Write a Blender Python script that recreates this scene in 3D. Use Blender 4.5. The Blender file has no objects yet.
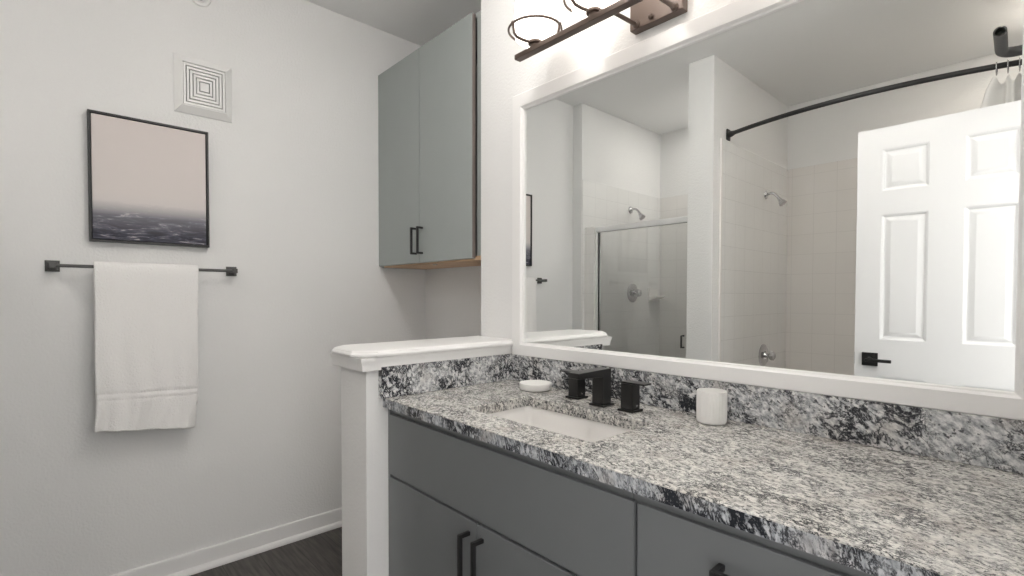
import bpy, bmesh, math, random
from mathutils import Vector, Matrix
random.seed(4)
sc = bpy.context.scene
COL = sc.collection
PI = math.pi

# ------------------------------------------------------------------ camera
cam_d = bpy.data.cameras.new('camera'); cam = bpy.data.objects.new('camera', cam_d); COL.objects.link(cam)
CX, CY, CZ, YAW, PITCH, ROLL, FPX, PY = 2.49041, -1.27683, 1.19158, 47.47834, -1.23502, 0.09731, 498.565, 306.05
_y, _p, _r = map(math.radians, (YAW, PITCH, ROLL))
fw = Vector((-math.sin(_y)*math.cos(_p), math.cos(_y)*math.cos(_p), math.sin(_p)))
rt = Vector((math.cos(_y), math.sin(_y), 0)); upv = rt.cross(fw)
rt, upv = rt*math.cos(_r)+upv*math.sin(_r), upv*math.cos(_r)-rt*math.sin(_r)
m = Matrix((rt, upv, -fw)).transposed().to_4x4(); m.translation = (CX, CY, CZ)
cam.matrix_world = m
cam_d.sensor_width = 36; cam_d.lens = FPX/1024*36; cam_d.shift_y = (PY-288)/1024; cam_d.clip_start = .01
sc.camera = cam

# ------------------------------------------------------------------ world, exposure
w = bpy.data.worlds.new('world'); sc.world = w; w.use_nodes = True
bg = w.node_tree.nodes['Background']; bg.inputs[0].default_value = (1, .98, .95, 1); bg.inputs[1].default_value = 1.5
vs = sc.view_settings; vs.view_transform = 'Standard'; vs.look = 'None'; vs.gamma = 1; vs.use_curve_mapping = False; vs.exposure = 1.12
LAMP_SHADE = 1.1; CEIL_FILL = 9.0; SHOWER_FILL = 62.0; SCONCE_FILL = 380.0  # vanity shade strength first, then the added fill lamps

# ------------------------------------------------------------------ materials
def newmat(name):
    M = bpy.data.materials.new(name); M.use_nodes = True
    nt = M.node_tree; return M, nt, nt.nodes['Principled BSDF']
def N(nt, t, **k):
    n = nt.nodes.new(t)
    for a, v in k.items():
        if a in n.inputs: n.inputs[a].default_value = v
        else: setattr(n, a, v)
    return n
def plain(name, col, rough=.5, metal=0., bump=None, spec=.5, var=0.):
    M, nt, b = newmat(name)
    b.inputs['Base Color'].default_value = (*col, 1); b.inputs['Roughness'].default_value = rough
    b.inputs['Metallic'].default_value = metal; b.inputs['Specular IOR Level'].default_value = spec
    tc = N(nt, 'ShaderNodeTexCoord')
    if var:
        no = N(nt, 'ShaderNodeTexNoise', Scale=9.0, Detail=4.0)
        nt.links.new(tc.outputs['Object'], no.inputs['Vector'])
        mr = N(nt, 'ShaderNodeMixRGB', blend_type='MIX'); mr.inputs[1].default_value = (*[c*(1-var) for c in col], 1); mr.inputs[2].default_value = (*[min(1, c*(1+var)) for c in col], 1)
        nt.links.new(no.outputs[0], mr.inputs[0]); nt.links.new(mr.outputs[0], b.inputs['Base Color'])
    if bump:
        no = N(nt, 'ShaderNodeTexNoise', Scale=bump[0], Detail=3.0)
        nt.links.new(tc.outputs['Object'], no.inputs['Vector'])
        bp = N(nt, 'ShaderNodeBump', Strength=bump[1], Distance=bump[2] if len(bump) > 2 else .002)
        nt.links.new(no.outputs[0], bp.inputs['Height']); nt.links.new(bp.outputs[0], b.inputs['Normal'])
    return M
def ramp(nt, stops, interp='LINEAR'):
    r = nt.nodes.new('ShaderNodeValToRGB'); r.color_ramp.interpolation = interp
    el = r.color_ramp.elements
    while len(el) < len(stops): el.new(.5)
    for e, (p, c) in zip(el, stops): e.position = p; e.color = (*c, 1)
    return r
def grey(v): return (v, v, v)

M_wall = plain('wall_paint', (.80, .80, .795), .75, bump=(110, .6, .003))
M_ceil = plain('ceiling_paint', (.86, .86, .855), .85, bump=(60, .3, .003))
M_trim = plain('white_trim_paint', (.84, .835, .83), .38)
M_door = plain('white_door_paint', (.84, .84, .85), .42)
M_black = plain('matte_black_metal', (.016, .016, .017), .38, spec=.5)
M_blackgloss = plain('satin_black_metal', (.012, .012, .012), .28)
M_towelbar = plain('dark_grey_metal', (.085, .085, .083), .42, var=.1)
M_grey_iron = plain('dark_bronze_metal', (.045, .045, .045), .45, var=.1)
M_bronze = plain('brushed_bronze', (.115, .083, .068), .42, metal=.3, var=.12)
M_chrome = plain('chrome', (.62, .62, .63), .14, metal=1.)
M_alu = plain('bright_aluminium', (.84, .84, .84), .3, metal=.35)
M_cab = plain('grey_cabinet_paint', (.33, .36, .352), .42, var=.03)
M_vanity = plain('charcoal_cabinet_paint', (.172, .180, .187), .40, var=.04)
M_cabin = plain('taupe_cabinet_edge', (.20, .165, .15), .5)
M_wood = plain('bare_wood_panel', (.62, .42, .27), .6, var=.18)
M_cer = plain('white_ceramic', (.86, .84, .82), .12)
M_mattecer = plain('matte_white_ceramic', (.85, .84, .82), .55)
M_vent = plain('white_plastic', (.80, .80, .79), .4)
M_dark = plain('dark_gap', (.02, .02, .02), .9)
M_curtain = plain('white_curtain_fabric', (.86, .85, .83), .85)
M_slot = plain('dark_slot', (.03, .03, .03), .8)

def towel_mat():
    M, nt, b = newmat('white_terry')
    b.inputs['Base Color'].default_value = (.86, .85, .84, 1); b.inputs['Roughness'].default_value = .95
    b.inputs['Sheen Weight'].default_value = .25
    tc = N(nt, 'ShaderNodeTexCoord'); no = N(nt, 'ShaderNodeTexNoise', Scale=170.0, Detail=2.0)
    nt.links.new(tc.outputs['Object'], no.inputs['Vector'])
    bp = N(nt, 'ShaderNodeBump', Strength=.75, Distance=.004); nt.links.new(no.outputs[0], bp.inputs['Height']); nt.links.new(bp.outputs[0], b.inputs['Normal'])
    return M
M_towel = towel_mat()

def granite(name, stretch, rot, fine, base_cols, vein_w, vein_amt, fleck_t, vscale=24.):
    M, nt, b = newmat(name); L = nt.links.new
    tc = N(nt, 'ShaderNodeTexCoord'); mp = N(nt, 'ShaderNodeMapping', vector_type='TEXTURE'); mp.inputs['Rotation'].default_value = rot; mp.inputs['Scale'].default_value = stretch
    L(tc.outputs['Object'], mp.inputs['Vector'])
    def noise(scale, detail, rough, dist, src=mp):
        n = N(nt, 'ShaderNodeTexNoise', Scale=scale, Detail=detail, Roughness=rough, Distortion=dist); L(src.outputs[0 if src is mp else 'Object'], n.inputs['Vector']); return n
    def math(op, a, v=None, c=None):
        m_ = N(nt, 'ShaderNodeMath', operation=op); L(a, m_.inputs[0])
        for k, q in ((1, v), (2, c)):
            if q is None: continue
            if isinstance(q, (int, float)): m_.inputs[k].default_value = q
            else: L(q, m_.inputs[k])
        return m_.outputs[0]
    cloud = noise(fine*.8, 4., .68, .0); base = ramp(nt, base_cols); L(cloud.outputs[0], base.inputs[0])
    warm = noise(14., 3., .5, 0, tc); wr = ramp(nt, [(.52, grey(0)), (.70, grey(.35))]); L(warm.outputs[0], wr.inputs[0])
    mt = N(nt, 'ShaderNodeMixRGB'); L(wr.outputs[0], mt.inputs[0]); L(base.outputs[0], mt.inputs[1]); mt.inputs[2].default_value = (.40, .34, .29, 1)
    # short dark flecks
    fl_ = noise(fine, 4., .62, .0); fr_ = ramp(nt, [(fleck_t, grey(0)), (fleck_t+.055, grey(.9))]); L(fl_.outputs[0], fr_.inputs[0])
    m1 = N(nt, 'ShaderNodeMixRGB'); L(fr_.outputs[0], m1.inputs[0]); L(mt.outputs[0], m1.inputs[1]); m1.inputs[2].default_value = (.050, .052, .058, 1)
    # wandering black veins, broken up in drifts
    v = noise(vscale, 6., .74, .35); av = math('ABSOLUTE', math('SUBTRACT', v.outputs[0], .5))
    drift = noise(vscale*.35, 2., .5, 0); dv = math('MULTIPLY_ADD', drift.outputs[0], -vein_amt, av)
    vr = ramp(nt, [(0.0, grey(1)), (vein_w, grey(0))]); L(math('ADD', dv, vein_amt*.5), vr.inputs[0])
    m2 = N(nt, 'ShaderNodeMixRGB'); L(vr.outputs[0], m2.inputs[0]); L(m1.outputs[0], m2.inputs[1]); m2.inputs[2].default_value = (.022, .024, .030, 1)
    L(m2.outputs[0], b.inputs['Base Color']); b.inputs['Roughness'].default_value = .2; b.inputs['Specular IOR Level'].default_value = .4
    return M
M_granite_top = granite('granite_polished_flecked', (1.22, .85, 1.2), (0, 0, -.30), 150., [(.32, (.22, .22, .22)), (.45, (.46, .45, .43)), (.58, (.76, .74, .70))], .024, .12, .560, 46.)
M_granite_splash = granite('granite_polished_veined', (1.5, 1., 1.), (0, .6, 0), 120., [(.34, (.24, .245, .26)), (.48, (.50, .51, .525)), (.60, (.76, .76, .755))], .050, .20, .585, 32.)

M_granite_edge = granite('granite_cut_edge', (.8, 1., 1.7), (0, -.3, 0), 120., [(.36, (.24, .25, .27)), (.50, (.44, .46, .49)), (.62, (.66, .67, .69))], .06, .2, .575, 40.)
def tile_mat(name, axis, col):
    M, nt, b = newmat(name); L = nt.links.new
    tc = N(nt, 'ShaderNodeTexCoord'); sp = N(nt, 'ShaderNodeSeparateXYZ'); cb = N(nt, 'ShaderNodeCombineXYZ')
    L(tc.outputs['Object'], sp.inputs[0]); L(sp.outputs[axis], cb.inputs[0]); L(sp.outputs['Z'], cb.inputs[1])
    br = N(nt, 'ShaderNodeTexBrick', offset=0.0, squash=1.0)
    br.inputs['Scale'].default_value = 1.0; br.inputs['Brick Width'].default_value = .1465; br.inputs['Row Height'].default_value = .1465
    br.inputs['Mortar Size'].default_value = .0016; br.inputs['Mortar Smooth'].default_value = .2
    br.inputs['Color1'].default_value = (*col, 1); br.inputs['Color2'].default_value = (*[c*.985 for c in col], 1)
    br.inputs['Mortar'].default_value = (*[c*.87 for c in col], 1)
    mp = N(nt, 'ShaderNodeMapping'); mp.inputs['Location'].default_value = (.0385, -.0345, 0)
    L(cb.outputs[0], mp.inputs[0]); L(mp.outputs[0], br.inputs['Vector'])
    L(br.outputs['Color'], b.inputs['Base Color']); b.inputs['Roughness'].default_value = .08
    wv = N(nt, 'ShaderNodeTexNoise', Scale=11.0, Detail=1.0); L(tc.outputs['Object'], wv.inputs['Vector'])
    ad = N(nt, 'ShaderNodeMath', operation='MULTIPLY_ADD'); L(br.outputs['Fac'], ad.inputs[0]); ad.inputs[1].default_value = -.35; L(wv.outputs[0], ad.inputs[2])
    bp = N(nt, 'ShaderNodeBump', Strength=.25, Distance=.004); L(ad.outputs[0], bp.inputs['Height']); L(bp.outputs[0], b.inputs['Normal'])
    return M
M_tile_x = tile_mat('wall_tile_side', 'Y', (.80, .80, .79)); M_tile_y = tile_mat('wall_tile_back', 'X', (.80, .785, .765))

M_tile_tub = tile_mat('wall_tile_tub', 'X', (.80, .775, .75))
def floor_mat():
    M, nt, b = newmat('dark_plank_floor'); L = nt.links.new
    tc = N(nt, 'ShaderNodeTexCoord'); br = N(nt, 'ShaderNodeTexBrick', offset=.37)
    br.inputs['Scale'].default_value = 1.0; br.inputs['Brick Width'].default_value = 1.1; br.inputs['Row Height'].default_value = .15; br.inputs['Mortar Size'].default_value = .0015
    br.inputs['Color1'].default_value = (.052, .046, .042, 1); br.inputs['Color2'].default_value = (.075, .067, .06, 1); br.inputs['Mortar'].default_value = (.02, .018, .016, 1)
    L(tc.outputs['Object'], br.inputs['Vector'])
    mp = N(nt, 'ShaderNodeMapping'); mp.inputs['Scale'].default_value = (4, 45, 1); L(tc.outputs['Object'], mp.inputs[0])
    no = N(nt, 'ShaderNodeTexNoise', Scale=1.6, Detail=5.0); L(mp.outputs[0], no.inputs['Vector'])
    r = ramp(nt, [(.35, grey(.55)), (.7, grey(1.5))]); L(no.outputs[0], r.inputs[0])
    mx = N(nt, 'ShaderNodeMixRGB', blend_type='MULTIPLY'); mx.inputs[0].default_value = 1; L(br.outputs[0], mx.inputs[1]); L(r.outputs[0], mx.inputs[2])
    L(mx.outputs[0], b.inputs['Base Color']); b.inputs['Roughness'].default_value = .45
    return M
M_floor = floor_mat()

def art_mat(z0, z1):
    M, nt, b = newmat('seascape_print'); L = nt.links.new
    tc = N(nt, 'ShaderNodeTexCoord'); sp = N(nt, 'ShaderNodeSeparateXYZ'); L(tc.outputs['Object'], sp.inputs[0])
    mr = N(nt, 'ShaderNodeMapRange'); mr.inputs['From Min'].default_value = z0; mr.inputs['From Max'].default_value = z1; L(sp.outputs['Z'], mr.inputs['Value'])
    sky = ramp(nt, [(.22, (.62, .60, .59)), (.40, (.68, .63, .61)), (1., (.67, .61, .59))]); L(mr.outputs[0], sky.inputs[0])
    # waves get finer towards the horizon
    inv = N(nt, 'ShaderNodeMath', operation='POWER'); inv.inputs[1].default_value = .60; L(mr.outputs[0], inv.inputs[0])
    yv = N(nt, 'ShaderNodeMath', operation='MULTIPLY'); yv.inputs[1].default_value = 4.2; L(sp.outputs['Y'], yv.inputs[0])
    cbn = N(nt, 'ShaderNodeCombineXYZ'); L(yv.outputs[0], cbn.inputs[0]); L(inv.outputs[0], cbn.inputs[1])
    mp = N(nt, 'ShaderNodeMapping'); mp.inputs['Scale'].default_value = (2.0, 17, 1); mp.inputs['Rotation'].default_value = (0, 0, .03); L(cbn.outputs[0], mp.inputs[0])
    no = N(nt, 'ShaderNodeTexNoise', Scale=1.4, Detail=7.0, Roughness=.66, Distortion=1.1); L(mp.outputs[0], no.inputs['Vector'])
    wav = ramp(nt, [(.38, (.008, .008, .018)), (.50, (.032, .033, .055)), (.58, (.11, .11, .145)), (.66, (.52, .49, .49))]); L(no.outputs[0], wav.inputs[0])
    far = N(nt, 'ShaderNodeMapRange'); far.inputs['From Min'].default_value = .07; far.inputs['From Max'].default_value = .27; far.inputs['To Min'].default_value = 0; far.inputs['To Max'].default_value = .60; L(mr.outputs[0], far.inputs['Value'])
    hz = N(nt, 'ShaderNodeMixRGB'); L(far.outputs[0], hz.inputs[0]); L(wav.outputs[0], hz.inputs[1]); hz.inputs[2].default_value = (.33, .32, .36, 1)
    wob = N(nt, 'ShaderNodeMath', operation='MULTIPLY_ADD'); L(no.outputs[0], wob.inputs[0]); wob.inputs[1].default_value = -.05; L(mr.outputs[0], wob.inputs[2])
    edge = ramp(nt, [(.19, grey(0)), (.30, grey(1))]); L(wob.outputs[0], edge.inputs[0])
    mx = N(nt, 'ShaderNodeMixRGB'); L(edge.outputs[0], mx.inputs[0]); L(hz.outputs[0], mx.inputs[1]); L(sky.outputs[0], mx.inputs[2])
    L(mx.outputs[0], b.inputs['Base Color']); b.inputs['Roughness'].default_value = .6
    return M

def emit(name, col, strength):
    M, nt, b = newmat(name)
    b.inputs['Base Color'].default_value = (.9, .9, .88, 1); b.inputs['Roughness'].default_value = .3
    b.inputs['Emission Color'].default_value = (*col, 1); b.inputs['Emission Strength'].default_value = strength
    return M
M_shade = emit('opal_glass_lit', (1, .90, .81), LAMP_SHADE)
M_fillbowl = emit('fill_bowl_lit', (1, .965, .92), CEIL_FILL)

M_showerfill = emit('shower_fill_lens_lit', (1, .95, .89), SHOWER_FILL)
M_tubfill = emit('tub_fill_lens_lit', (1, .90, .80), 135.0)
M_fillbulb = emit('fill_bulb_lit', (1, .95, .89), SCONCE_FILL)
def mirror_mat():
    M, nt, b = newmat('silvered_mirror')
    b.inputs['Base Color'].default_value = (.90, .915, .905, 1); b.inputs['Metallic'].default_value = 1; b.inputs['Roughness'].default_value = 0
    return M
M_mirror = mirror_mat()
def glass_mat(name='clear_glass', tint=(.99, .995, .992), refl=.9):
    M = bpy.data.materials.new(name); M.use_nodes = True; nt = M.node_tree; nt.nodes.clear(); L = nt.links.new
    o = nt.nodes.new('ShaderNodeOutputMaterial'); t = nt.nodes.new('ShaderNodeBsdfTransparent'); t.inputs[0].default_value = (*tint, 1)
    g = nt.nodes.new('ShaderNodeBsdfGlossy'); g.inputs['Roughness'].default_value = .01; g.inputs[0].default_value = (refl, refl, refl, 1)
    f = nt.nodes.new('ShaderNodeFresnel'); f.inputs[0].default_value = 1.45
    x = nt.nodes.new('ShaderNodeMixShader'); L(f.outputs[0], x.inputs[0]); L(t.outputs[0], x.inputs[1]); L(g.outputs[0], x.inputs[2]); L(x.outputs[0], o.inputs[0])
    return M
M_glass = glass_mat()
def acrylic():
    M, nt, b = newmat('clear_acrylic'); b.inputs['Base Color'].default_value = (.85, .85, .85, 1); b.inputs['Roughness'].default_value = .08; b.inputs['Transmission Weight'].default_value = .6
    return M
M_acrylic = acrylic()

# ------------------------------------------------------------------ mesh helpers
class MB:
    def __init__(s): s.bm = bmesh.new()
    def _take(s, b):
        me = bpy.data.meshes.new('t'); b.to_mesh(me); b.free(); s.bm.from_mesh(me); bpy.data.meshes.remove(me); return s
    def box(s, x0, x1, y0, y1, z0, z1, bev=0, seg=2):
        b = bmesh.new(); r = bmesh.ops.create_cube(b, size=1)
        bmesh.ops.scale(b, vec=(x1-x0, y1-y0, z1-z0), verts=b.verts); bmesh.ops.translate(b, vec=((x0+x1)/2, (y0+y1)/2, (z0+z1)/2), verts=b.verts)
        if bev: bmesh.ops.bevel(b, geom=list(b.edges), offset=bev, segments=seg, affect='EDGES', profile=.5)
        return s._take(b)
    def loft(s, rings, cap0=True, cap1=True, closed=True):
        b = bmesh.new(); vr = [[b.verts.new(p) for p in r] for r in rings]; n = len(rings[0])
        for a, c in zip(vr, vr[1:]):
            for i in range(n if closed else n-1): b.faces.new((a[i], a[(i+1) % n], c[(i+1) % n], c[i]))
        if cap0: b.faces.new(vr[0][::-1])
        if cap1: b.faces.new(vr[-1])
        bmesh.ops.recalc_face_normals(b, faces=b.faces)
        return s._take(b)
    def prism(s, poly, axis, a0, a1, bev=0, seg=2):
        # poly in the two other axes (order x,y,z without axis), extruded from a0 to a1
        def P(u, v, t): return {'x': (t, u, v), 'y': (u, t, v), 'z': (u, v, t)}[axis]
        b = bmesh.new(); lo = [b.verts.new(P(u, v, a0)) for u, v in poly]; hi = [b.verts.new(P(u, v, a1)) for u, v in poly]; n = len(poly)
        for i in range(n): b.faces.new((lo[i], lo[(i+1) % n], hi[(i+1) % n], hi[i]))
        b.faces.new(lo[::-1]); b.faces.new(hi); bmesh.ops.recalc_face_normals(b, faces=b.faces)
        if bev: bmesh.ops.bevel(b, geom=list(b.edges), offset=bev, segments=seg, affect='EDGES', profile=.5)
        return s._take(b)
    def tube(s, pts, r, n=14, cap=True, hollow=0):
        P = [Vector(p) for p in pts]; rr = r if isinstance(r, (list, tuple)) else [r]*len(P)
        T = [((P[min(i+1, len(P)-1)]-P[max(i-1, 0)]).normalized()) for i in range(len(P))]
        u = T[0].orthogonal().normalized(); rings = []
        for p, t, q in zip(P, T, rr):
            u = (u-t*u.dot(t)).normalized(); v = t.cross(u)
            rings.append([p+(u*math.cos(2*PI*k/n)+v*math.sin(2*PI*k/n))*q for k in range(n)])
        if hollow:      # open-ended pipe: turn the wall inwards at the first end
            c = P[0]; inner = [[c+(p-c)*hollow for p in rings[0]], [P[0]+T[0]*hollow*2.5*rr[0]+(p-c)*hollow for p in rings[0]]]
            return s.loft(inner[::-1]+rings, True, True)
        return s.loft(rings, cap, cap)
    def lathe(s, prof, c, axis='z', n=32, cap=True):
        # prof: list of (radius, height along axis) from c
        c = Vector(c); ax = {'x': Vector((1, 0, 0)), 'y': Vector((0, 1, 0)), 'z': Vector((0, 0, 1)), '-x': Vector((-1, 0, 0)), '-y': Vector((0, -1, 0)), '-z': Vector((0, 0, -1))}[axis] if isinstance(axis, str) else axis
        ax = Vector(ax).normalized(); u = ax.orthogonal().normalized(); v = ax.cross(u)
        return s.loft([[c+ax*h+(u*math.cos(2*PI*k/n)+v*math.sin(2*PI*k/n))*max(r, 1e-4) for k in range(n)] for r, h in prof], cap, cap)
    def sphere(s, c, r, sc_=(1, 1, 1), n=16):
        b = bmesh.new(); bmesh.ops.create_uvsphere(b, u_segments=n, v_segments=n//2, radius=r); bmesh.ops.scale(b, vec=sc_, verts=b.verts); bmesh.ops.translate(b, vec=c, verts=b.verts)
        return s._take(b)
    def build(s, name, mat, parent=None, smooth=35, label=None):
        me = bpy.data.meshes.new(name)
        if parent is not None:
            loc = Vector((0, 0, 0)); q = parent
            while q is not None: loc += q.location; q = q.parent
            bmesh.ops.translate(s.bm, vec=-loc, verts=s.bm.verts)
        s.bm.to_mesh(me); s.bm.free()
        me.materials.append(mat)
        if smooth:
            for p in me.polygons: p.use_smooth = True
            me.set_sharp_from_angle(angle=math.radians(smooth))
        o = bpy.data.objects.new(name, me); COL.objects.link(o)
        if smooth and smooth < 50:
            wn = o.modifiers.new('weighted_normals', 'WEIGHTED_NORMAL'); wn.keep_sharp = True; wn.weight = 100
        if parent is not None: o.parent = parent
        if label: o['label'] = label
        return o
def thing(name, label, cat, loc, group=None):
    o = bpy.data.objects.new(name, None); COL.objects.link(o); o.location = loc; o.empty_display_size = .05
    return tag(o, label, cat, group)
def tag(o, label, cat, group=None):
    o['label'] = label; o['category'] = cat
    if group: o['group'] = group
    return o
def struct(mb, name, mat, parent=None):
    o = mb.build(name, mat, parent, smooth=25)
    if parent is None: o['kind'] = 'structure'
    return o
def copy_tree(o, parent=None):
    c = o.copy(); COL.objects.link(c)
    if parent is not None: c.parent = parent
    for ch in [k for k in bpy.data.objects if k.parent == o]: copy_tree(ch, c)
    return c
def rrect(x0, x1, y0, y1, r, n=6):
    out = []
    for cx_, cy_, a0 in ((x1-r, y1-r, 0), (x0+r, y1-r, PI/2), (x0+r, y0+r, PI), (x1-r, y0+r, 1.5*PI)):
        for k in range(n+1):
            a = a0+PI/2*k/n; out.append((cx_+r*math.cos(a), cy_+r*math.sin(a)))
    return out

# ------------------------------------------------------------------ dimensions (metres; mirror wall y=0, towel wall x=0, room at y<0)
H = 2.623; W0 = .9086; HWX = 1.0903; HWY = -.589
ZC = .876; ZT = .971; CE = -.535
XR = 2.505; YB = -2.85; ALC = .32
MIR = -.006
def RY(yv): return 2*MIR-yv            # real y of a point seen at yv behind the mirror
DY = RY(1.45)                          # open door, its face to the mirror

# ------------------------------------------------------------------ room shell
struct(MB().box(-.12, 4.2, YB-.1, ALC+.1, -.08, 0), 'floor', M_floor)
struct(MB().box(-.12, 2.75, YB-.1, ALC+.1, H, H+.08), 'ceiling', M_ceil)
struct(MB().box(-.12, 0, YB-.1, ALC+.1, 0, H), 'wall_left', M_wall)
struct(MB().box(0, W0, ALC, ALC+.1, 0, H), 'wall_alcove', M_wall)
struct(MB().box(W0, 2.75, 0, ALC+.1, 0, H, .004, 2), 'wall_front', M_wall)
# entrance wall with the doorway the photograph was taken from
D0, D1, DH = DY-.005, DY+.655, 1.955
rw = MB(); rw.box(XR, XR+.12, D1, 0, 0, H); rw.box(XR, XR+.12, YB, D0, 0, H); rw.box(XR, XR+.12, D0, D1, DH, H)
struct(rw, 'wall_right', M_wall)
struct(MB().box(0, XR+.12, YB-.1, YB, 0, H), 'wall_back', M_wall)
S1 = RY(1.63); J = .087; P1, P2 = .932, 1.0953
struct(MB().box(P1, P2, YB, S1, 0, H, .004, 2), 'wall_partition', M_wall)
struct(MB().box(0, J, YB, S1, 0, H, .004, 2), 'wall_shower', M_wall)
SB = RY(2.72); 
struct(MB().box(J, P1, YB, SB, 0, H), 'wall_shower_back', M_wall)
# tile facings
TT = 2.147; ts = .006; TS = 2.057
struct(MB().box(J, J+ts, SB, S1-.004, 0, TS, .002), 'wall_shower_tile_side', M_tile_x)
struct(MB().box(J+ts, P1, SB, SB+ts, 0, TS, .002), 'wall_shower_tile_back', M_tile_y)
struct(MB().box(P2, P2+ts, YB, RY(1.735), 0, TT, .002), 'wall_tub_tile_side', M_tile_x)
struct(MB().box(P2+ts, XR, YB, YB+ts, 0, TT, .002), 'wall_tub_tile_back', M_tile_tub)
struct(MB().box(P2, P2+.011, RY(1.735), RY(1.715), 0, TT, .003), 'trim_1', M_cer)   # bullnose edge
fl = MB().box(J+ts, J+.095, RY(1.72), RY(1.66), 0, 1.70, .002)
struct(fl, 'wall_shower_pilaster', M_tile_y)
# half wall and its moulded cap
struct(MB().box(W0, HWX, HWY, .001, 0, .968, .004, 2), 'wall_half', M_wall)
def capring(x0, x1, y0, y1, z): return [(x0, y0, z), (x1, y0, z), (x1, y1, z), (x0, y1, z)]
cap = MB()
prof = [(-.002, .964), (.020, .964), (.021, .966), (.0215, .972), (.0225, .980), (.0245, .988), (.027, .994), (.028, .998), (.028, 1.003), (-.002, 1.003)]
cap.loft([capring(W0-o*.75, HWX+o, HWY-o, -.001, z) for o, z in prof])
ch = .056
def top(o, z):
    x0, x1, y0 = W0-.020-o, HWX+.032+o, HWY-.034-o; c = ch+o*.4
    return [(x0, -.001, z), (x0, y0+c*.8, z), (x0+c*.8, y0, z), (x1-c, y0, z), (x1, y0+c, z), (x1, -.001, z)]
cap.loft([top(o, z) for o, z in ((-.004, 1.0035), (.0, 1.0035), (.004, 1.006), (.0055, 1.010), (.0055, 1.013), (.0035, 1.017), (.001, 1.0185), (.0005, 1.021), (-.003, 1.0245), (-.007, 1.026))])
co = struct(cap, 'trim_2', M_trim)
# baseboards with a shoe moulding
def base(name, pts):
    b = MB(); b.prism(pts, 'y', 0, 1); return b
bprof = [(0, 0), (.028, 0), (.028, .010), (.023, .020), (.014, .026), (.013, .080), (.010, .087), (0, .089)]
bb = MB(); bb.prism(bprof, 'y', S1+.001, ALC); struct(bb, 'baseboard_left', M_trim)
bb = MB(); bb.prism([(ALC-a, z) for a, z in bprof], 'x', .028, W0); struct(bb, 'baseboard_alcove', M_trim)
bb = MB(); bb.prism([(W0-a, z) for a, z in bprof], 'y', HWY, ALC-.028); struct(bb, 'baseboard_half_wall', M_trim)

# ------------------------------------------------------------------ vanity: two cabinet units, worktop, splashes
GAP = .0025
def bar_handle(p, axis, length, stand, parent, mat=M_black, t=.010, name='handle'):
    x, y, z = p; mb = MB(); h = t/2
    if axis == 'z':
        mb.box(x-h, x+h, y-stand-t, y-stand, z, z+length, .0012)
        for zz in (z, z+length-t): mb.box(x-h, x+h, y-stand-.001, y, zz, zz+t, .0012)
    else:
        mb.box(x, x+length, y-stand-t, y-stand, z-h, z+h, .0012)
        for xx in (x, x+length-t): mb.box(xx, xx+t, y-stand-.001, y, z-h, z+h, .0012)
    return mb.build(name, mat, parent)
YF = -.508; YD = -.520
X1, X2 = 1.979, 2.500
vc = thing('vanity_cabinet', 'charcoal sink cabinet under the basin with two doors and a wide false drawer front', 'cabinet', ((HWX+X1)/2, -.25, 0))
body = MB(); xa = HWX+.002
body.box(1.102, X1-.0008, YF, YF+.018, .60, .8455); body.box(xa, 1.1025, YD+.003, -.001, .0, .8455); body.box(X1-.019, X1-.0008, YF+.0175, -.001, .0, .8450)
body.box(1.102, xa+.04, YF, YF+.018, .10, .60); body.box(X1-.05, X1-.0008, YF, YF+.018, .09, .60); body.box(xa, X1-.001, YF, -.001, .08, .10); body.box(xa, X1-.001, YF+.07, YF+.085, 0, .09)
body.box(1.49, 1.585, YF, YF+.018, .10, .60)
body.build('body', M_vanity, vc)
MB().box(1.104, 1.9885-.012+.0105, YD, YF-.0005, .6375, .8235, .0022).build('false_drawer_front', M_vanity, vc)
for xx0, xx1, hx in ((1.104, 1.5355, 1.508), (1.5385, 1.987, 1.561)):
    d = MB().box(xx0, xx1, YD, YF-.0005, .105, .6295, .0022).build('door', M_vanity, vc)
    bar_handle((hx, YD, .47), 'z', .132, .024, d)
dc = thing('drawer_cabinet', 'charcoal drawer cabinet at the plain end of the worktop beside the sink cabinet', 'cabinet', ((X1+X2)/2, -.25, 0))
body = MB()
body.box(X1+.0008, X2, YF, -.001, .09, .8455); body.box(X1+.001, X2, YF+.07, -.001, 0, .09)
body.build('body', M_vanity, dc)
for z0, z1 in ((.6375, .8235), (.375, .6295), (.105, .367)):
    d = MB().box(1.9945, X2-.012, YD, YF-.0005, z0, z1, .0022).build('drawer', M_vanity, dc)
    bar_handle((2.143, YD, z1-.052), 'x', .205, .024, d)

# worktop with the basin cut-out
SX0, SX1, SY0, SY1 = 1.380, 1.822, -.428, -.188
def slab_with_hole(outer, inner, z0, z1):
    b = bmesh.new(); loops = []
    for poly in (outer, inner):
        v = [b.verts.new((p[0], p[1], z1)) for p in poly]; loops.append([b.edges.new((v[i], v[(i+1) % len(v)])) for i in range(len(v))])
    bmesh.ops.triangle_fill(b, use_beauty=True, edges=loops[0]+loops[1])
    r = bmesh.ops.extrude_face_region(b, geom=list(b.faces)); vv = [g for g in r['geom'] if isinstance(g, bmesh.types.BMVert)]
    bmesh.ops.translate(b, vec=(0, 0, z0-z1), verts=vv); bmesh.ops.recalc_face_normals(b, faces=b.faces)
    return b
ct = MB(); bq = slab_with_hole([(HWX+.0015, CE), (X2+.003, CE), (X2+.003, -.001), (HWX+.0015, -.001)], rrect(SX0, SX1, SY0, SY1, .008, 5), .846, ZC)
E_ = [e for e in bq.edges if len(e.link_faces) == 2 and e.calc_face_angle(0) > 1.2 and e.verts[0].co.z > ZC-.001 and e.verts[1].co.z > ZC-.001]
bmesh.ops.bevel(bq, geom=E_, offset=.003, segments=2, affect='EDGES', profile=.5)
ct._take(bq); ct = ct.build('countertop', M_granite_top, smooth=30)
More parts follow.
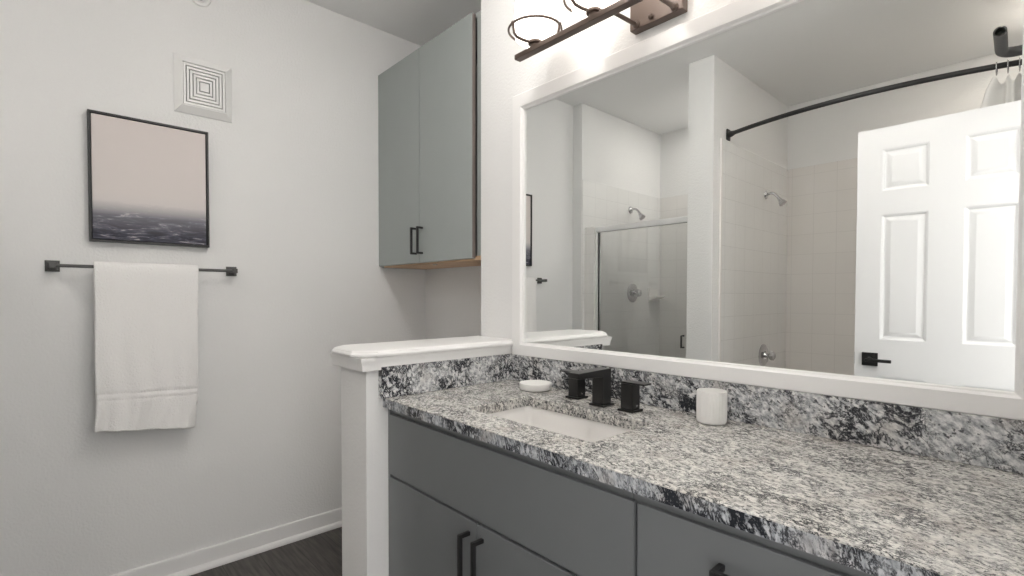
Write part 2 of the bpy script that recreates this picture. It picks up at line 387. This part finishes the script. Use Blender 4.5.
ct.data.materials.append(M_granite_edge)
for p in ct.data.polygons:
    if abs(p.normal.z) < .3 and p.center.y < -.5: p.material_index = 1
tag(ct, 'long black and white flecked granite worktop with a rectangular basin cut-out', 'countertop')
bs = MB().box(HWX+.0255, X2+.003, -.0195, -.001, ZC+.0003, ZT, .0015).build('backsplash', M_granite_splash); tag(bs, 'long granite upstand running under the framed mirror', 'backsplash')
bs = MB().box(HWX+.0015, HWX+.0245, -.5496, -.001, ZC+.0003, ZT+.002, .0015).build('backsplash', M_granite_splash); tag(bs, 'short granite upstand against the white half wall', 'backsplash')

# basin
sk = thing('sink', 'white rectangular undermount basin set into the granite worktop', 'sink', ((SX0+SX1)/2, (SY0+SY1)/2, .70))
def ring(o, z, r): return [(x, y, z) for x, y in rrect(SX0-o, SX1+o, SY0-o, SY1+o, r, 5)]
sb = MB(); sb.loft([ring(.012, .70, .04), ring(.016, .72, .04), ring(.018, .8315, .03), ring(.03, .8345, .03), ring(.03, .8455, .03), ring(.006, .8455, .024), ring(.003, .842, .024), ring(-.002, .81, .02), ring(-.007, .765, .022), ring(-.02, .745, .03), ring(-.06, .737, .04), ring(-.105, .735, .012)])
sb.build('bowl', M_cer, sk)
dr = MB().lathe([(.022, 0), (.024, .003), (.018, .005), (.016, .003), (.004, .004)], ((SX0+SX1)/2, (SY0+SY1)/2, .735)); dr.build('drain', M_black, sk)

# faucet
fx, fy = 1.612, -.121
fc = thing('faucet', 'black square widespread tap set behind the basin, spout between two lever handles', 'faucet', (fx, fy, ZC))
sp = MB().box(fx-.026, fx+.026, fy-.026, fy+.026, ZC+.0003, ZC+.006, .0012)
sp.prism([(fy+.020, ZC+.006), (fy+.020, .983), (-.246, .981), (-.246, .966), (fy-.020, .961), (fy-.020, ZC+.006)], 'x', fx-.019, fx+.019, .0016)
sp.build('spout', M_blackgloss, fc)
for hx, hy, sgn in ((1.497, -.094, -1), (1.708, -.120, 1)):
    h = MB().box(hx-.025, hx+.025, hy-.025, hy+.025, ZC+.0003, ZC+.006, .0012); h.box(hx-.0185, hx+.0185, hy-.0185, hy+.0185, ZC+.005, .952, .0014); h = h.build('tap_handle', M_blackgloss, fc)
    a, b_ = sorted((hx-sgn*.0185, hx+sgn*.055)); MB().box(a, b_, hy-.0175, hy+.0175, (.9525), .9572, .0010).build('lever', M_blackgloss, h)
    MB().lathe([(.0035, 0), (.0035, .0015), (.002, .002)], (hx+.0185, hy+.002, ZC+.017), 'x', 10).build('set_screw', M_chrome, h)

# soap dish and tumbler
sd = MB().lathe([(.044, 0), (.050, .002), (.0535, .010), (.0545, .021), (.0535, .0235), (.050, .0235), (.048, .0222), (.02, .0215), (.001, .0215)], (1.318, -.094, ZC+.0005), n=40).build('soap_dish', M_mattecer)
tag(sd, 'shallow round white soap dish in the worktop corner near the half wall', 'soap dish')
cupm = MB(); cxu, cyu = 1.917, -.077
def ribring(r, z, amp, n=120): return [(cxu+(r+amp*math.cos(30*2*PI*k/n))*math.cos(2*PI*k/n), cyu+(r+amp*math.cos(30*2*PI*k/n))*math.sin(2*PI*k/n), z) for k in range(n)]
z0 = ZC+.0005
cupm.loft([ribring(.028, z0, 0), ribring(.0325, z0+.001, .0002), ribring(.0348, z0+.005, .0008), ribring(.0350, z0+.02, .0009), ribring(.0350, z0+.074, .0009), ribring(.0350, z0+.0775, .0004), ribring(.0343, z0+.080, 0), ribring(.0328, z0+.080, 0), ribring(.032, z0+.077, 0), ribring(.0318, z0+.01, 0), ribring(.030, z0+.006, 0)])
cu = cupm.build('tumbler', M_mattecer, smooth=60); tag(cu, 'white ribbed ceramic tumbler standing against the granite upstand', 'tumbler')

# ------------------------------------------------------------------ framed mirror
mr = thing('vanity_mirror', 'wide rectangular mirror in a white frame above the granite upstand', 'mirror', (1.8, 0, ZT))
o_ = (1.120, 2.4985, .9715, 1.925); i_ = (1.173, 2.4432, 1.0190, 1.866)
def fr(o, y): a = [u+(v-u)*o for u, v in zip(o_, i_)]; return [(a[0], y, a[2]), (a[1], y, a[2]), (a[1], y, a[3]), (a[0], y, a[3])]
fm = MB(); fm.loft([fr(1.0, -.003), fr(0, -.003), fr(0, -.019), fr(.04, -.021), fr(.80, -.021), fr(.86, -.018), (fr(.90, -.0145)), fr(.97, -.0135), fr(1.0, -.011), fr(1.0, -.003)], False, False)
fm.build('frame', M_trim, mr, smooth=20)
MB().box(1.160, 2.46, MIR, -.0035, 1.003, 1.88).build('mirror_glass', M_mirror, mr, smooth=0)
struct(MB().box(1.130, 2.49, -.0032, -.0002, .980, 1.915), 'mirror_backing', M_vent, mr)

# ------------------------------------------------------------------ vanity light
VX, VY = 1.720, -.155
vl = thing('vanity_light', 'bronze bar light with lit white drum shades above the mirror', 'wall light', (VX, 0, 1.96))
MB().box(VX-.083, VX+.083, -.030, -.0005, 1.960, 2.080, .003).build('backplate', M_bronze, vl)
MB().box(1.290, 2*VX-1.290, VY-.013, VY+.013, 1.955, 1.971, .002).build('crossbar', M_bronze, vl)
for ax_ in (VX-.060, VX+.060):
    MB().tube([(ax_, -.029, 1.972), (ax_, VY+.010, 1.965)], .006).build('arm', M_bronze, vl)
    MB().lathe([(.011, 0), (.011, .004), (.007, .008)], (ax_, -.030, 1.972), '-y', 16).build('arm_collar', M_bronze, vl)
MB().lathe([(.006, 0), (.0075, .005), (.005, .010), (.001, .012)], (VX-.012, -.030, 1.975), '-y', 14).build('cap_screw', M_bronze, vl)
for k in range(4):
    sx = VX+(k-1.5)*.232
    sh = MB().lathe([(.030, 0), (.052, .003), (.0625, .012), (.064, .022), (.064, .112), (.061, .118), (.056, .119), (.056, .112), (.0565, .03), (.02, .012), (.001, .012)], (sx, VY, 1.986), n=40).build('lamp_shade', M_shade, vl, smooth=60)
    MB().lathe([(.014, -.012), (.014, -.004), (.022, -.002), (.022, .005), (.010, .008)], (sx, VY, 1.982), n=24).build('shade_holder', M_bronze, sh)
    rg = MB(); R = .083; rz = 2.022
    rg.tube([(sx+R*math.cos(a), VY+R*math.sin(a), rz) for a in [2*PI*i/48 for i in range(49)]], .0036, 8, cap=False)
    for a in map(math.radians, (-100, 20, 140)):
        ca, sa = math.cos(a), math.sin(a)
        rg.tube([(sx+r*ca, VY+r*sa, z) for r, z in ((.012, 1.982), (.045, 1.981), (.068, 1.984), (.078, 1.993), (R, rz))], .0042, 8)
        rg.sphere((sx+R*ca, VY+R*sa, rz), .006, n=10)
    rg.build('shade_ring', M_bronze, sh, smooth=60)

# ------------------------------------------------------------------ wall cabinet in the alcove
uc = thing('upper_cabinet', 'tall grey two-door wall cabinet hung in the alcove over the toilet', 'cabinet', (.45, .17, 1.34))
UZ0, UZ1 = 1.340, 2.376
ub = MB(); ub.box(.001, .019, .045, ALC-.001, UZ0, UZ1); ub.box(.868, .886, .045, ALC-.001, UZ0, UZ1); ub.box(.018, .869, .045, ALC-.001, UZ1-.018, UZ1); ub.box(.018, .869, ALC-.012, ALC-.001, UZ0+.02, UZ1-.017)
ub.box(.018, .06, .045, .063, UZ0+.0195, UZ1-.017); ub.box(.83, .869, .045, .063, UZ0+.0195, UZ1-.017);
ub.build('body', M_cab, uc)
MB().box(.0195, .8675, .046, ALC-.0125, UZ0+.0005, UZ0+.019).build('bottom_panel', M_wood, uc)
MB().box(.8865, W0-.001, .052, .066, UZ0+.004, UZ1, .001).build('filler_strip', M_cab, uc)
MB().box(.46, .486, .066, .078, UZ0-.004, UZ0+.0002, .001).build('catch', M_chrome, uc)
YU = .0226
for a, b_, hx in ((.002, .4105, .385), (.4135, .822, .440)):
    d = MB().box(a, b_, YU, YU+.020, UZ0+.008, UZ1-.002, .0018).build('door', M_cab, uc)
    bar_handle((hx, YU, 1.388), 'z', .130, .024, d)
    MB().box(b_-.0005 if b_ > .6 else a-.0004, b_+.0006 if b_ > .6 else a+.0004, YU+.003, YU+.0195, UZ0+.010, UZ1-.004).build('edge_band', M_cabin, d)

# ------------------------------------------------------------------ left wall: picture, vent, towel bar, towel, sprinkler
PY0, PY1, PZ0, PZ1 = -1.1785, -.7838, 1.394, 1.886
pc = thing('framed_picture', 'misty grey-pink seascape print in a thin black frame above the towel', 'picture', (0, (PY0+PY1)/2, PZ0))
pf = MB(); t = .0075
pf.box(.001, .032, PY0, PY0+t, PZ0, PZ1, .001); pf.box(.001, .032, PY1-t, PY1, PZ0, PZ1, .001); pf.box(.001, .032, PY0+t-.001, PY1-t+.001, PZ0, PZ0+t, .001); pf.box(.001, .032, PY0+t-.001, PY1-t+.001, PZ1-t, PZ1, .001)
pf.box(.001, .006, PY0+t-.001, PY1-t+.001, PZ0+t-.001, PZ1-t+.001)
pf.build('frame', M_black, pc)
ph = PZ1-PZ0
MB().box(.0065, .026, PY0+t+.003, PY1-t-.003, PZ0+t+.003, PZ1-t-.003, .001).build('canvas', art_mat(0, ph), pc)

vn = thing('exhaust_vent', 'square white exhaust fan grille with nested square louvres', 'vent', (0, -.794, 2.075))
vy0, vy1, vz0, vz1 = -.9008, -.6866, 1.9557, 2.1948
def sq(f, x): 
    cy_, cz_ = (vy0+vy1)/2, (vz0+vz1)/2; a, b_ = (vy1-vy0)/2*f, (vz1-vz0)/2*f
    return [(x, cy_-a, cz_-b_), (x, cy_+a, cz_-b_), (x, cy_+a, cz_+b_), (x, cy_-a, cz_+b_)]
MB().loft([sq(1, .0005), sq(1, .006), sq(.77, .024), sq(.735, .024), sq(.735, .008)], True, False).build('housing', M_vent, vn, smooth=15)
MB().loft([sq(.735, .006), sq(.735, .0085)]).build('recess', M_slot, vn, smooth=0)
g = .072
for k in range(6):
    f1 = .715-k*.113; f0 = f1-.079
    lv = MB()
    if f0 > .09: lv.loft([sq(f0, .0086), sq(f1, .0086), sq(f1, .0215), sq(f0, .0215), sq(f0, .0086)], False, False)
    else: lv.loft([sq(f1, .0086), sq(f1, .0215)])
    lv.build('louvre', M_vent, vn, smooth=15)

BZ, BX = 1.296, .060
tb = thing('towel_bar', 'dark square-post towel bar on the wall under the seascape picture', 'towel bar', (0, -.985, BZ))
BY0, BY1 = -1.282, -.695
for y in (BY0, BY1):
    q = MB(); h = .0205
    def pr(s_, x): return [(x, y-h*s_, BZ-h*s_), (x, y+h*s_, BZ-h*s_), (x, y+h*s_, BZ+h*s_), (x, y-h*s_, BZ+h*s_)]
    q.loft([pr(1, .0005), pr(1, .006), pr(.72, .008), pr(.70, .012), pr(.42, .014), pr(.42, BX-.004), pr(.46, BX-.003), pr(.46, BX+.010), pr(.40, BX+.011)]); q.build('post', M_towelbar, tb, smooth=20)
MB().tube([(BX, BY0, BZ), (BX, BY1, BZ)], .0062, 14).build('bar', M_towelbar, tb)

def towel():
    rows = []; NY, y0, y1 = 54, -1.169, -.833
    # path over the bar: back hem -> over bar -> front hem; (x, z, s) with s metres down the front
    path = [(BX-.020, BZ-.58), (BX-.019, BZ-.35), (BX-.016, BZ-.12), (BX-.015, BZ-.02), (BX-.012, BZ+.004), (BX-.006, BZ+.0125), (BX, BZ+.0155), (BX+.007, BZ+.0135), (BX+.013, BZ+.006), (BX+.016, BZ-.012)]
    nf = 110; path += [(BX+.017, BZ-.012-(i+1)/nf*.612) for i in range(nf)]
    rings = []
    for (x, z) in path:
        s = max(0, BZ-z) if x > BX else 0
        row = []
        for j in range(NY+1):
            v = j/NY; yl = y0+(y1-y0)*v
            k = s/.62
            yy = yl+(.004*math.sin(8*k+v*3)*k)-(.012*k*(1-v) if k > .78 else 0)*(k-.78)*4+(-.016*k*v)
            zz = z+(-.033*v+.010*(1-v))*k*(1 if x > BX else .3)
            xx = x
            if x > BX-.001:
                xx += k*(.0055*math.sin(v*13+3*k+.6)+.0035*math.sin(v*27-4*k)+.004)*min(1, k*1.5)+.016*k*k*(1-v)+(.0035*math.sin(v*34+9*(k-.78)) if k > .78 else 0)*min(1, max(0, k-.78)*9)
            bz = zz-(BZ-.478-.016*v)
            band = math.exp(-(bz/.006)**2)+math.exp(-((bz+.024)/.004)**2)*.7
            if x > BX: xx -= .0048*band
            row.append((xx, yy, zz))
        rings.append(row)
    mb = MB(); b = bmesh.new(); V = [[b.verts.new(p) for p in r] for r in rings]
    for a, c in zip(V, V[1:]):
        for j in range(NY): b.faces.new((a[j], a[j+1], c[j+1], c[j]))
    bmesh.ops.recalc_face_normals(b, faces=b.faces)
    mb._take(b); o = mb.build('towel', M_towel, smooth=80)
    so = o.modifiers.new('thickness', 'SOLIDIFY'); so.thickness = .011; so.offset = 0; so.use_rim = True
    sb_ = o.modifiers.new('soft', 'SUBSURF'); sb_.levels = 1; sb_.render_levels = 1
    return o
tag(towel(), 'white terry hand towel folded over the dark towel bar', 'towel')

spk = thing('fire_sprinkler', 'small round white sprinkler head high on the wall above the picture', 'sprinkler', (0, -.803, 2.462))
MB().lathe([(.040, .0005), (.041, .003), (.037, .008), (.026, .010), (.024, .007), (.012, .006)], (0, -.803, 2.462), 'x', 32).build('escutcheon', M_vent, spk)
MB().lathe([(.010, .006), (.010, .016), (.006, .018), (.006, .030), (.014, .031), (.014, .033)], (0, -.803, 2.456), 'x', 16).build('head', M_grey_iron, spk)

# ------------------------------------------------------------------ toilet behind the half wall
tl = thing('toilet', 'white toilet tucked behind the half wall below the wall cabinet', 'toilet', (.46, 0, 0))
TX, TF = .470, -.425
def egg(cy, a, bf, bb_, z, n=36):
    return [(TX+a*math.cos(t_), cy+(bf if math.sin(t_) < 0 else bb_)*math.sin(t_), z) for t_ in [2*PI*k/n for k in range(n)]]
tbm = MB(); cy0 = -.125
tbm.loft([egg(cy0+.07, .10, .17, .20, .0), egg(cy0+.07, .105, .175, .205, .02), egg(cy0+.06, .095, .16, .19, .10), egg(cy0+.04, .115, .18, .19, .20), egg(cy0, .165, .235, .20, .31), egg(cy0, .182, .25, .20, .355), egg(cy0, .184, .252, .20, .375), egg(cy0, .17, .24, .19, .378)])
tbm.build('bowl', M_cer, tl, smooth=60)
MB().loft([egg(cy0, .180, .250, .17, .379), egg(cy0, .186, .256, .172, .384), egg(cy0, .186, .256, .172, .392), egg(cy0, .178, .248, .168, .396)]).build('seat', M_cer, tl, smooth=60)
MB().loft([egg(cy0, .178, .250, .165, .3965), egg(cy0, .185, .256, .17, .401), egg(cy0, .185, .256, .17, .410), egg(cy0, .165, .235, .155, .417)]).build('lid', M_cer, tl, smooth=60)
MB().box(TX-.19, TX+.19, .10, ALC-.012, .36, .69, .025, 4).build('tank', M_cer, tl)
MB().box(TX-.20, TX+.20, .092, ALC-.006, .6905, .722, .012, 3).build('tank_lid', M_cer, tl)
lv = MB().lathe([(.013, 0), (.013, .008)], (TX-.14, .099, .63), '-y', 16); lv.box(TX-.145, TX-.075, .079, .090, .624, .636, .003); lv.build('flush_lever', M_chrome, tl)

# ------------------------------------------------------------------ across the room (seen in the mirror): shower stall
def arc_pts(p, d, up_, L_, drop, n=10):
    p, d, up_ = Vector(p), Vector(d), Vector(up_); out = [p]
    for k in range(1, n+1):
        t_ = k/n; out.append(p+d*L_*t_+up_*(.012*math.sin(t_*PI)-drop*t_*t_))
    return out
def shower_head(name, label, p):
    s_ = thing(name, label, 'shower head', p)
    MB().lathe([(.030, .0005), (.029, .004), (.018, .010), (.012, .012)], p, 'x', 28).build('flange', M_chrome, s_)
    pts = arc_pts((p[0]+.008, p[1], p[2]), (1, 0, 0), (0, 0, 1), .080, .040)
    MB().tube(pts, .0095, 12).build('arm', M_chrome, s_)
    d = (pts[-1]-pts[-2]).normalized()
    MB().lathe([(.011, -.006), (.013, .003), (.013, .012), (.018, .019), (.025, .036), (.026, .046), (.022, .048), (.001, .047)], pts[-1], d, 24).build('spray_head', M_chrome, s_)
def valve(name, label, p):
    s_ = thing(name, label, 'shower valve', p)
    MB().lathe([(.078, .0005), (.078, .004), (.066, .012), (.030, .016), (.028, .024)], p, 'x', 40).build('escutcheon', M_chrome, s_)
    MB().lathe([(.014, .022), (.014, .040), (.020, .044)], p, 'x', 20).build('stem', M_chrome, s_)
    kn = MB(); n = 8; c = Vector(p)
    def kr(r0, r1, x): return [(c.x+x, c.y+(r0 if i % 2 else r1)*math.cos(PI*i/n), c.z+(r0 if i % 2 else r1)*math.sin(PI*i/n)) for i in range(2*n)]
    kn.loft([kr(.016, .018, .042), kr(.026, .031, .050), kr(.026, .031, .072), kr(.014, .016, .080)]); kn.build('knob', M_acrylic, s_, smooth=20)
shower_head('shower_fixture', 'chrome shower head in the glass-fronted stall', (J+ts, RY(2.256), 1.900))
shower_head('shower_fixture', 'chrome shower head on the tub wall below the curtain rod', (P2+ts, RY(2.417), 1.900))
valve('shower_valve', 'round chrome shower valve behind the glass door', (J+ts, RY(2.29), 1.213))
valve('shower_valve', 'round chrome valve with clear knob on the tub wall', (P2+ts, RY(2.40), .772))
sdp = thing('soap_holder', 'white ceramic soap holder on the shower stall wall by the chrome valve', 'soap holder', (J+ts, RY(2.60), 1.19))
xx = J+ts; yc = RY(2.60)
MB().box(xx+.0005, xx+.012, yc-.075, yc+.075, 1.135, 1.255, .005).build('back_plate', M_cer, sdp)
MB().prism([(xx+.010, 1.150), (xx+.06, 1.165), (xx+.085, 1.178), (xx+.085, 1.192), (xx+.074, 1.192), (xx+.060, 1.180), (xx+.010, 1.178)], 'y', yc-.070, yc+.070, .004).build('tray', M_cer, sdp)
# framed glass door
gy = RY(1.69)
gd = thing('shower_door', 'clear glass shower door under a bright metal header rail', 'shower door', (.55, gy, 0))
gx0, gx1 = J+.0965, P1-.001
MB().box(gx0-.001, gx1, gy-.022, gy+.022, 1.655, 1.695, .006).build('header_rail', M_alu, gd)
jb = MB().box(gx0, gx0+.020, gy-.016, gy+.016, .105, 1.655, .003); jb.build('jamb', M_alu, gd)
MB().box(gx0+.0202, gx0+.030, gy-.008, gy+.008, .105, 1.653, .001).build('seal', M_dark, gd)
MB().box(gx0+.0305, gx1-.002, gy-.003, gy+.003, .105, 1.653).build('glass_panel', M_glass, gd, smooth=0)
MB().box(gx0, gx1, gy-.02, gy+.02, .09, .104, .003).build('bottom_rail', M_alu, gd)
hd = MB(); hx = .885; hd.tube([(hx, gy+.004, .86), (hx, gy+.035, .86), (hx, gy+.035, .935), (hx, gy+.004, .935)], .006, 10); hd.build('pull_handle', M_grey_iron, gd)
struct(MB().box(J+ts, P1, gy-.05, gy+.05, 0, .0895, .006), 'trim_3', M_cer)

sp_ = MB().box(J+ts+.001, P1-.001, SB+ts+.001, gy-.051, .0005, .045, .006); sp_.lathe([(.045, .0), (.045, .0475), (.04, .049), (.001, .048)], (.5, -2.2, .0), 'z', 24)
struct(sp_, 'floor_shower_pan', M_cer)
# bathtub in the alcove behind the entrance door
tubm = thing('bathtub', 'white bathtub in the tiled alcove behind the open door', 'bathtub', (1.8, -2.45, 0))
def tr(o, z, r): return [(x, y, z) for x, y in rrect(P2+.012+o, XR-.004-o, YB+.012+o, RY(2.02)-o, r, 6)]
MB().loft([tr(.03, 0, .03), tr(.0, .06, .03), tr(0, .42, .02), tr(.008, .435, .02), tr(.055, .437, .09), tr(.075, .42, .10), tr(.12, .14, .14), tr(.18, .105, .12)]).build('basin', M_cer, tubm, smooth=50)
MB().lathe([(.03, 0), (.03, .004), (.022, .006)], (P2+.40, -2.45, .106), 'z', 20).build('drain', M_chrome, tubm)

# curved curtain rod, rings and curtain
RZ = 2.188; RYC = RY(1.815)
cr = thing('curtain_rod', 'dark curved shower curtain rod spanning the tub alcove', 'curtain rod', (1.8, RYC, RZ))
xa, xb = P2+.001, XR-.001
def rod_y(x): u = (x-(xa+xb)/2)/((xb-xa)/2); return RYC+.135*(1-u*u)
rp = [(xa+.03+(xb-xa-.06)*k/40,) for k in range(41)]
MB().tube([(x[0], rod_y(x[0]), RZ) for x in rp], .0125, 14).build('rod', M_black, cr)
for x, sg in ((xa, 1), (xb, -1)):
    f = MB(); lo, hi = sorted((x, x+sg*.010)); f.box(lo, hi, RYC-.022, RYC+.022, RZ-.034, RZ+.034, .004)
    f.lathe([(.019, .008), (.019, .026), (.014, .05)], (x, RYC, RZ), (sg, .36, 0), 16); f.build('flange', M_black, cr)
cu0, cu1 = 2.300, 2.475
def cpt(u, z):   # folds gathered at the rod's end
    x = cu0+(cu1-cu0)*u
    y = rod_y(x)+.020*math.sin(u*2*PI*3.6+.9)-.004
    if z < 2.0: y -= min(1, (2.0-z)/.8)*.10
    return x, y
ctn = thing('shower_curtain', 'white shower curtain bunched at the end of the curved rod', 'shower curtain', (2.36, RYC+.05, .2))
cb_ = bmesh.new(); zs = [2.148-.012*k for k in range(6)]+[2.148-.072-(1.85*k/24) for k in range(1, 25)]; NU = 90; V = []
for z in zs:
    row = []
    for k in range(NU+1):
        u = k/NU; x, y = cpt(u, z); dip = (.038*(math.sin(u*PI*5)**2)) if z > 2.08 else 0
        row.append(cb_.verts.new((x-(.008+min(.045, .42*(2.148-z)) if k < 12 else 0)*(1-k/12 if k < 12 else 0), y, z-dip*(z-2.08)/.068 if z > 2.08 else z)))
    V.append(row)
for a, c in zip(V, V[1:]):
    for j in range(NU): cb_.faces.new((a[j], a[j+1], c[j+1], c[j]))
cm = MB(); cm._take(cb_); co_ = cm.build('cloth', M_curtain, ctn, smooth=80)
so = co_.modifiers.new('thickness', 'SOLIDIFY'); so.thickness = .0025
for k in range(6):
    u = k/5; x = cu0+(cu1-cu0)*u; yr = rod_y(x); r_ = .024
    pts = [(x, yr+r_*math.sin(a), RZ-.009+r_*1.0*math.cos(a)*1.15) for a in [2*PI*i/20 for i in range(21)]]
    MB().tube(pts, .0022, 8, cap=False).build('curtain_ring', M_chrome, cr, smooth=60)

# open six-panel entrance door
dk = (1.45+1.277)/(1.7836+1.277)
def DXZ(x, z): return CX+(x-CX)*dk, CZ+(z-CZ)*dk
dx0, dz1 = DXZ(1.788, 2.031); dx1 = XR-.008
ed = thing('entrance_door', 'white six-panel door standing open in front of the tub', 'door', (dx1, DY, .01))
st = [(dx0, DXZ(1.893, 0)[0]), (DXZ(2.075, 0)[0], DXZ(2.204, 0)[0]), (DXZ(2.380, 0)[0], dx1)]
zp = [(DXZ(0, 1.716)[1], DXZ(0, 1.923)[1]), (DXZ(0, .972)[1], DXZ(0, 1.597)[1]), (.18, DXZ(0, .785)[1])]
leaf = MB(); T = .034; yf = DY; yb = DY-T
core = MB()
leaf.box(dx0, dx1, yb+.008, yf-.008, .01, dz1)
for a, b_ in st: leaf.box(a, b_, yb, yf, .01, dz1, .0008)
zr = [.01, zp[2][0], zp[2][1], zp[1][0], zp[1][1], zp[0][0], zp[0][1], dz1]
for (xa_, xb_) in ((st[0][1], st[1][0]), (st[1][1], st[2][0])):
    for k in range(0, 8, 2): leaf.box(xa_-.001, xb_+.001, yb, yf, zr[k], zr[k+1])
leaf = leaf.build('leaf', M_door, ed, smooth=20)
for (xa_, xb_) in ((st[0][1], st[1][0]), (st[1][1], st[2][0])):
    for (za, zb) in zp:
        pm = MB()
        for face, sg in ((yf, -1), (yb, 1)):
            def pr2(i, d): return [(xa_+i, face+sg*d, za+i), (xb_-i, face+sg*d, za+i), (xb_-i, face+sg*d, zb-i), (xa_+i, face+sg*d, zb-i)]
            pm.loft([pr2(0, .0085), pr2(0, .0005), pr2(.006, .003), pr2(.011, .008), pr2(.016, .0082), pr2(.034, .0015), pr2(.036, .0012)], False, True)
        pm.build('panel', M_door, ed, smooth=15)
def door_handle_set():
    hx, hz = DXZ(1.855, .870); h = .030
    for face, sg in ((yf, 1), (yb, -1)):
        q = MB(); lo, hi = sorted((face+sg*.0003, face+sg*.009)); q.box(hx-h, hx+h, lo, hi, hz-h, hz+h, .002)
        lo, hi = sorted((face+sg*.008, face+sg*.045)); q.tube([(hx+.002, face+sg*.008, hz), (hx+.002, face+sg*.048, hz)], .011, 16)
        lo, hi = sorted((face+sg*.040, face+sg*.052)); q.box(hx-.010, hx+.086, lo, hi, hz-.008, hz+.006, .002)
        q.build('lever_handle', M_black, ed)
    MB().box(dx0-.002, dx0-.0002, yb+.006, yf-.006, hz-.028, hz+.028).build('latch_plate', M_black, ed)
    kx, kz = DXZ(2.392, 1.823)
    k = MB().box(kx-.006, kx+.022, yf+.0003, yf+.006, kz-.03, kz+.03, .003); k.tube([(kx+.006, yf+.004, kz+.016), (kx+.006, yf+.030, kz+.012), (kx+.006, yf+.040, kz+.024)], .006, 10)
    k.tube([(kx+.006, yf+.004, kz-.012), (kx+.006, yf+.026, kz-.022), (kx+.006, yf+.036, kz-.010)], .006, 10); k.build('robe_hook', M_black, ed)
    for zz in (.25, 1.0, 1.72): MB().tube([(dx1+.003, yf+.004, zz-.04), (dx1+.003, yf+.004, zz+.04)], .005, 10).build('hinge', M_black, ed)
door_handle_set()
# dark open-ended pipe over the doorway
pz = 2.112; px, pe, pl = 2.338, RY(1.16), RY(1.40)
pb = thing('pipe_rail', 'thick dark L-shaped pipe rail with an open end above the doorway', 'rail', (XR, pl, pz))
bend = [(px+.006, pe, pz), (px, pl+.07, pz)]+[(px+.05-.05*math.cos(a), pl+.05-.05*math.sin(a), pz) for a in [PI/2*k/10 for k in range(0, 11)]]+[(XR-.012, pl, pz)]
MB().tube(bend, .0185, 20, hollow=.78).build('pipe', M_grey_iron, pb, smooth=50)
MB().lathe([(.038, .0005), (.038, .006), (.022, .014)], (XR, pl, pz), '-x', 28).build('wall_flange', M_grey_iron, pb)

# ------------------------------------------------------------------ added fill lamps, out of view, to brighten the room
LX, LY = 1.50, -.60
cl = thing('added_ceiling_light', 'added unseen fill lamp, a round semi-flush bowl hanging over the worktop', 'ceiling light', (LX, LY, H))  # added bowl lamp above the view, general fill
MB().lathe([(.065, .0005), (.065, .016), (.055, .024), (.012, .028), (.012, .150)], (LX, LY, H), '-z', 40).build('canopy', M_bronze, cl)
MB().lathe([(.02, .12), (.10, .125), (.150, .145), (.165, .175), (.158, .215), (.125, .255), (.075, .280), (.001, .290)], (LX, LY, H), '-z', 48).build('bowl_shade', M_fillbowl, cl, smooth=80)
dl = thing('added_recessed_light', 'added unseen recessed fill light inside the glass-fronted shower stall', 'ceiling light', (.745, RY(2.32), H))  # added lamp hidden behind the partition, brightens the stall
MB().lathe([(.085, .0005), (.085, .005), (.062, .007), (.060, .002)], (.745, RY(2.32), H), '-z', 36).build('trim_ring', M_vent, dl)
MB().lathe([(.058, .0022), (.056, .006), (.001, .008)], (.745, RY(2.32), H), '-z', 36).build('lens', M_showerfill, dl)

dl = thing('added_recessed_light', 'added unseen recessed fill light above the tub at the curtain end', 'ceiling light', (2.445, RY(2.3), H))  # added lamp beyond the view, warm fill for the tub alcove
MB().lathe([(.055, .0005), (.055, .005), (.046, .007), (.044, .002)], (2.445, RY(2.3), H), '-z', 36).build('trim_ring', M_vent, dl)
MB().lathe([(.043, .0022), (.042, .006), (.001, .008)], (2.445, RY(2.3), H), '-z', 36).build('lens', M_tubfill, dl)

# added unseen uplight to brighten the ceiling, on the entrance wall beside the worktop
WX, WY, WZ = XR, -.24, 1.96
us = thing('added_wall_sconce', 'added unseen half bowl fill uplight on the entrance wall at the end of the worktop', 'wall light', (WX, WY, WZ))
MB().box(WX-.012, WX-.0005, WY-.05, WY+.05, WZ-.06, WZ+.02, .003).build('backplate', M_bronze, us)
def half(rx, ry, z, n=20): return [(WX-.0125-rx*math.sin(PI*k/n), WY-ry*math.cos(PI*k/n), z) for k in range(n+1)]
MB().loft([half(.02, .03, WZ-.075), half(.06, .07, WZ-.06), half(.085, .095, WZ-.02), half(.095, .11, WZ+.04), half(.091, .106, WZ+.04), half(.081, .091, WZ-.015), half(.056, .066, WZ-.052), half(.02, .026, WZ-.065)]).build('bowl_shade', M_vent, us, smooth=60)
MB().lathe([(.012, 0), (.014, .012), (.026, .030), (.028, .046), (.022, .066), (.001, .076)], (WX-.055, WY, WZ-.050), 'z', 24).build('fill_bulb', M_fillbulb, us, smooth=80)
